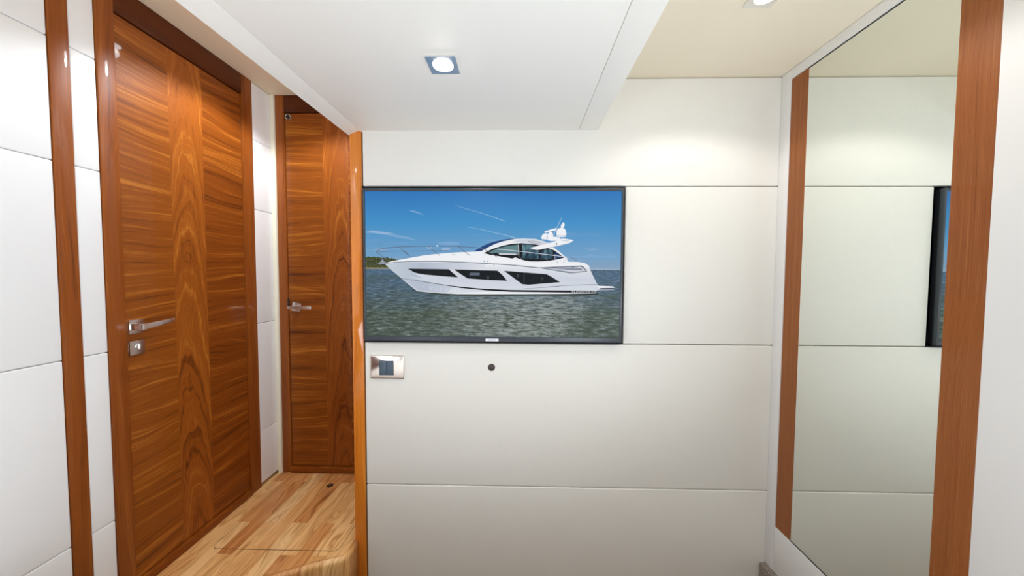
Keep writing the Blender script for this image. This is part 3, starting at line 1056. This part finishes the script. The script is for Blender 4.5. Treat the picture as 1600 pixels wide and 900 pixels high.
# bathing platform
poly('white', [(934, 444.6), (958, 445.4), (960.4, 447.6), (936.5, 448.2)])
line('black', [(939, 448.6), (960, 448.6)], 0.7)
poly('grey', [(940, 449.1), (960, 449.1), (960, 451), (934, 452.4)])
poly('white', [(917, 413), (920.8, 413.4), (921.2, 416), (918.6, 416.6)])
# portlights on the side deck
for x, y in ((871.6, 408.6), (881.8, 408.8), (758.3, 407.6), (763, 407.6), (773.6, 413.2), (709, 397.4), (712, 397.4), (890.4, 426.2)):
    ell('line', x, y, 0.8, 0.8, 10)
# radar arch wing and aerials
poly('white', [(829, 386.8), (834, 385.2), (855, 380.0), (872.5, 374.7), (876, 372.4), (881, 371.8), (896.3, 374.2), (892.6, 377.2), (889, 379.3), (868, 384.6), (840.7, 389.9)])
line('grey', [(833, 388.8), (841, 389.7), (868, 384.4), (889, 379.2)], 0.7)
line('grey', [(878, 374.6), (889, 375.6)], 0.7)
poly('line', [(869, 378.8), (871, 378.8), (870.8, 381.8), (869.4, 381.8)])
poly('white', [(852, 373.2), (860, 371.6), (868, 369.0), (876, 370.8), (874, 375), (862, 375.6)])
poly('white', [(847, 372.8), (846.8, 369.2), (848.6, 365.6), (852, 363.8), (856, 364.2), (858.4, 367), (858.6, 374)])
poly('pale', [(853.6, 372.8), (855.6, 366.6), (858.0, 366), (858.4, 373.6)])
poly('white', [(857, 374), (856.6, 365), (859, 361.6), (863, 361.6), (864.6, 366), (866, 374)])
poly('white', [(851, 361.2), (860, 358.2), (869, 355.8), (870.8, 357.4), (869.4, 359), (861, 361), (852.4, 363.2)])
poly('white', [(870, 368.2), (869.8, 361.4), (871, 358.2), (874.2, 355.8), (878.6, 355.0), (882.2, 356.6), (884, 359.6), (884.9, 363), (884.8, 368), (882, 369.6), (873, 369.6)])
line('grey', [(870.4, 366.8), (877, 367.8), (884.6, 366.8)], 0.6)
poly('white', [(876.6, 355.2), (876.4, 351.0), (878.2, 350.0), (879.4, 347.0), (881.6, 347.4), (882.2, 351), (880.6, 355.2)])
line('pale', [(865.2, 366.4), (871, 354), (877.6, 339.8)], 0.9, 0.5)
# bow rail
line('steel', [(589.3, 393.6), (591.5, 391.4), (597, 389.0), (608, 387.0), (625.8, 385.6), (655, 384.6), (684, 384.0), (720, 384.9), (745, 386.4), (757, 388.0), (766, 393.0), (779, 401.2)], 0.9)
line('steel', [(589.6, 393.8), (610, 392.8), (636, 392.3), (674, 391.6), (704, 390.8)], 0.5)
for a, c in (((590, 394.2), (607.4, 406.2)), ((625.8, 385.9), (642.7, 400.8)), ((634, 391.6), (641, 399)), ((670, 384), (689, 398.6)), ((718, 384.9), (736, 398.6)), ((807, 394.6), (817, 404)), ((844, 394.8), (857, 406.4))):
    line('steel', [a, c], 0.8)
line('line', [(594.2, 377.5), (594.2, 389.6)], 0.5)
ell('white', 685.4, 383.8, 1.6, 1.0)
line('pale', [(778, 388.8), (801.7, 390.5), (840, 394.8), (869.6, 398.5), (883, 400)], 0.9)
line('pale', [(867.4, 396), (868, 406.6)], 0.6)
line('pale', [(883.8, 399.4), (884.0, 406.6)], 0.9)
line('line', [(887, 400.0), (892, 400.7), (897, 402.8), (903, 407.2)], 0.7)
# hull name: SUNSEEKER, wide letters
cu = bpy.data.curves.new('hull_name', 'FONT')
cu.body = 'SUNSEEKER'
cu.size = 1.0
cu.space_character = 1.05
tob = bpy.data.objects.new('hull_name', cu)
C.objects.link(tob)
bpy.context.view_layer.update()
tm = bpy.data.meshes.new_from_object(tob.evaluated_get(bpy.context.evaluated_depsgraph_get()))
bpy.data.objects.remove(tob)
bb = [v.co for v in tm.vertices]
bx0, bx1 = min(c.x for c in bb), max(c.x for c in bb)
bz0, bz1 = min(c.y for c in bb), max(c.y for c in bb)
layer[0] += 3
vm = []
for c in bb:
    px = 893.6 + (c.x - bx0) / (bx1 - bx0) * 38.4
    py = 455.5 - (c.y - bz0) / (bz1 - bz0) * 3.0
    px += (455.5 - py) * 0.4
    vm.append(sc_bm.verts.new(to3(px, py, layer[0])))
for p in tm.polygons:
    f = sc_bm.faces.new([vm[i] for i in p.vertices])
    f.normal_update()
    if f.normal.y > 0:
        f.normal_flip()
    f.material_index = PI_['letters']
bpy.data.meshes.remove(tm)
uvl = sc_bm.loops.layers.uv.new('UVMap')
for f in sc_bm.faces:
    for lp in f.loops:
        c = lp.vert.co
        lp[uvl].uv = ((c.x - SX0) / (SX1 - SX0), (c.z - SZ0) / (SZ1 - SZ0))
smb = MB()
smb.bm.free()
smb.bm = sc_bm
scr = smb.build('screen', PM, tv)
scr['label'] = 'lit screen with a white motor yacht on grey green water'

# ------------------------------------------------------------------ light switch
sw = empty('light_switch', (-0.5192, YB, 0.7145))
tag(sw, 'champagne metal double light switch plate below the television by the post', 'light switch')
MB().box(-0.5860, -0.4525, YB - 0.009, YB, 0.6680, 0.7605, 0.0035, 3).build('switch_plate', M['champagne'], sw)
MB().box(-0.5490, -0.4930, YB - 0.0102, YB - 0.0085, 0.6825, 0.7415, 0.0006, 1).build('rocker_frame', M['dark'], sw)
for a in (-0.5475, -0.5207):
    rk = MB()
    rk.prism([(a, YB - 0.010, 0.684), (a, YB - 0.0125, 0.684), (a, YB - 0.0112, 0.712), (a, YB - 0.0130, 0.740), (a, YB - 0.010, 0.740)], (0.0260, 0, 0), bev=0.0004)
    rk.build('rocker', M['rocker'], sw)
# small round sensor
se = empty('wall_sensor', (-0.1072, YB, 0.7157))
tag(se, 'small round dark sensor in the white panel below the television', 'sensor')
g = MB()
g.lathe([(0.0138, 0.0), (0.0138, 0.0022), (0.0125, 0.0034), (0.0108, 0.0028)], (-0.1072, YB + 0.0002, 0.7157), (0, -1, 0))
g.build('collar', M['dark'], se)
g = MB()
g.lathe([(0.0110, 0.0), (0.0110, 0.0016), (0.0085, 0.0022), (0.0, 0.0026)], (-0.1072, YB, 0.7157), (0, -1, 0))
g.build('sensor_lens', plain('sensor_lens', srgb(72, 60, 56), 0.35), se)

for o in list(S.objects):
    if '_o' in o:
        del o['_o']
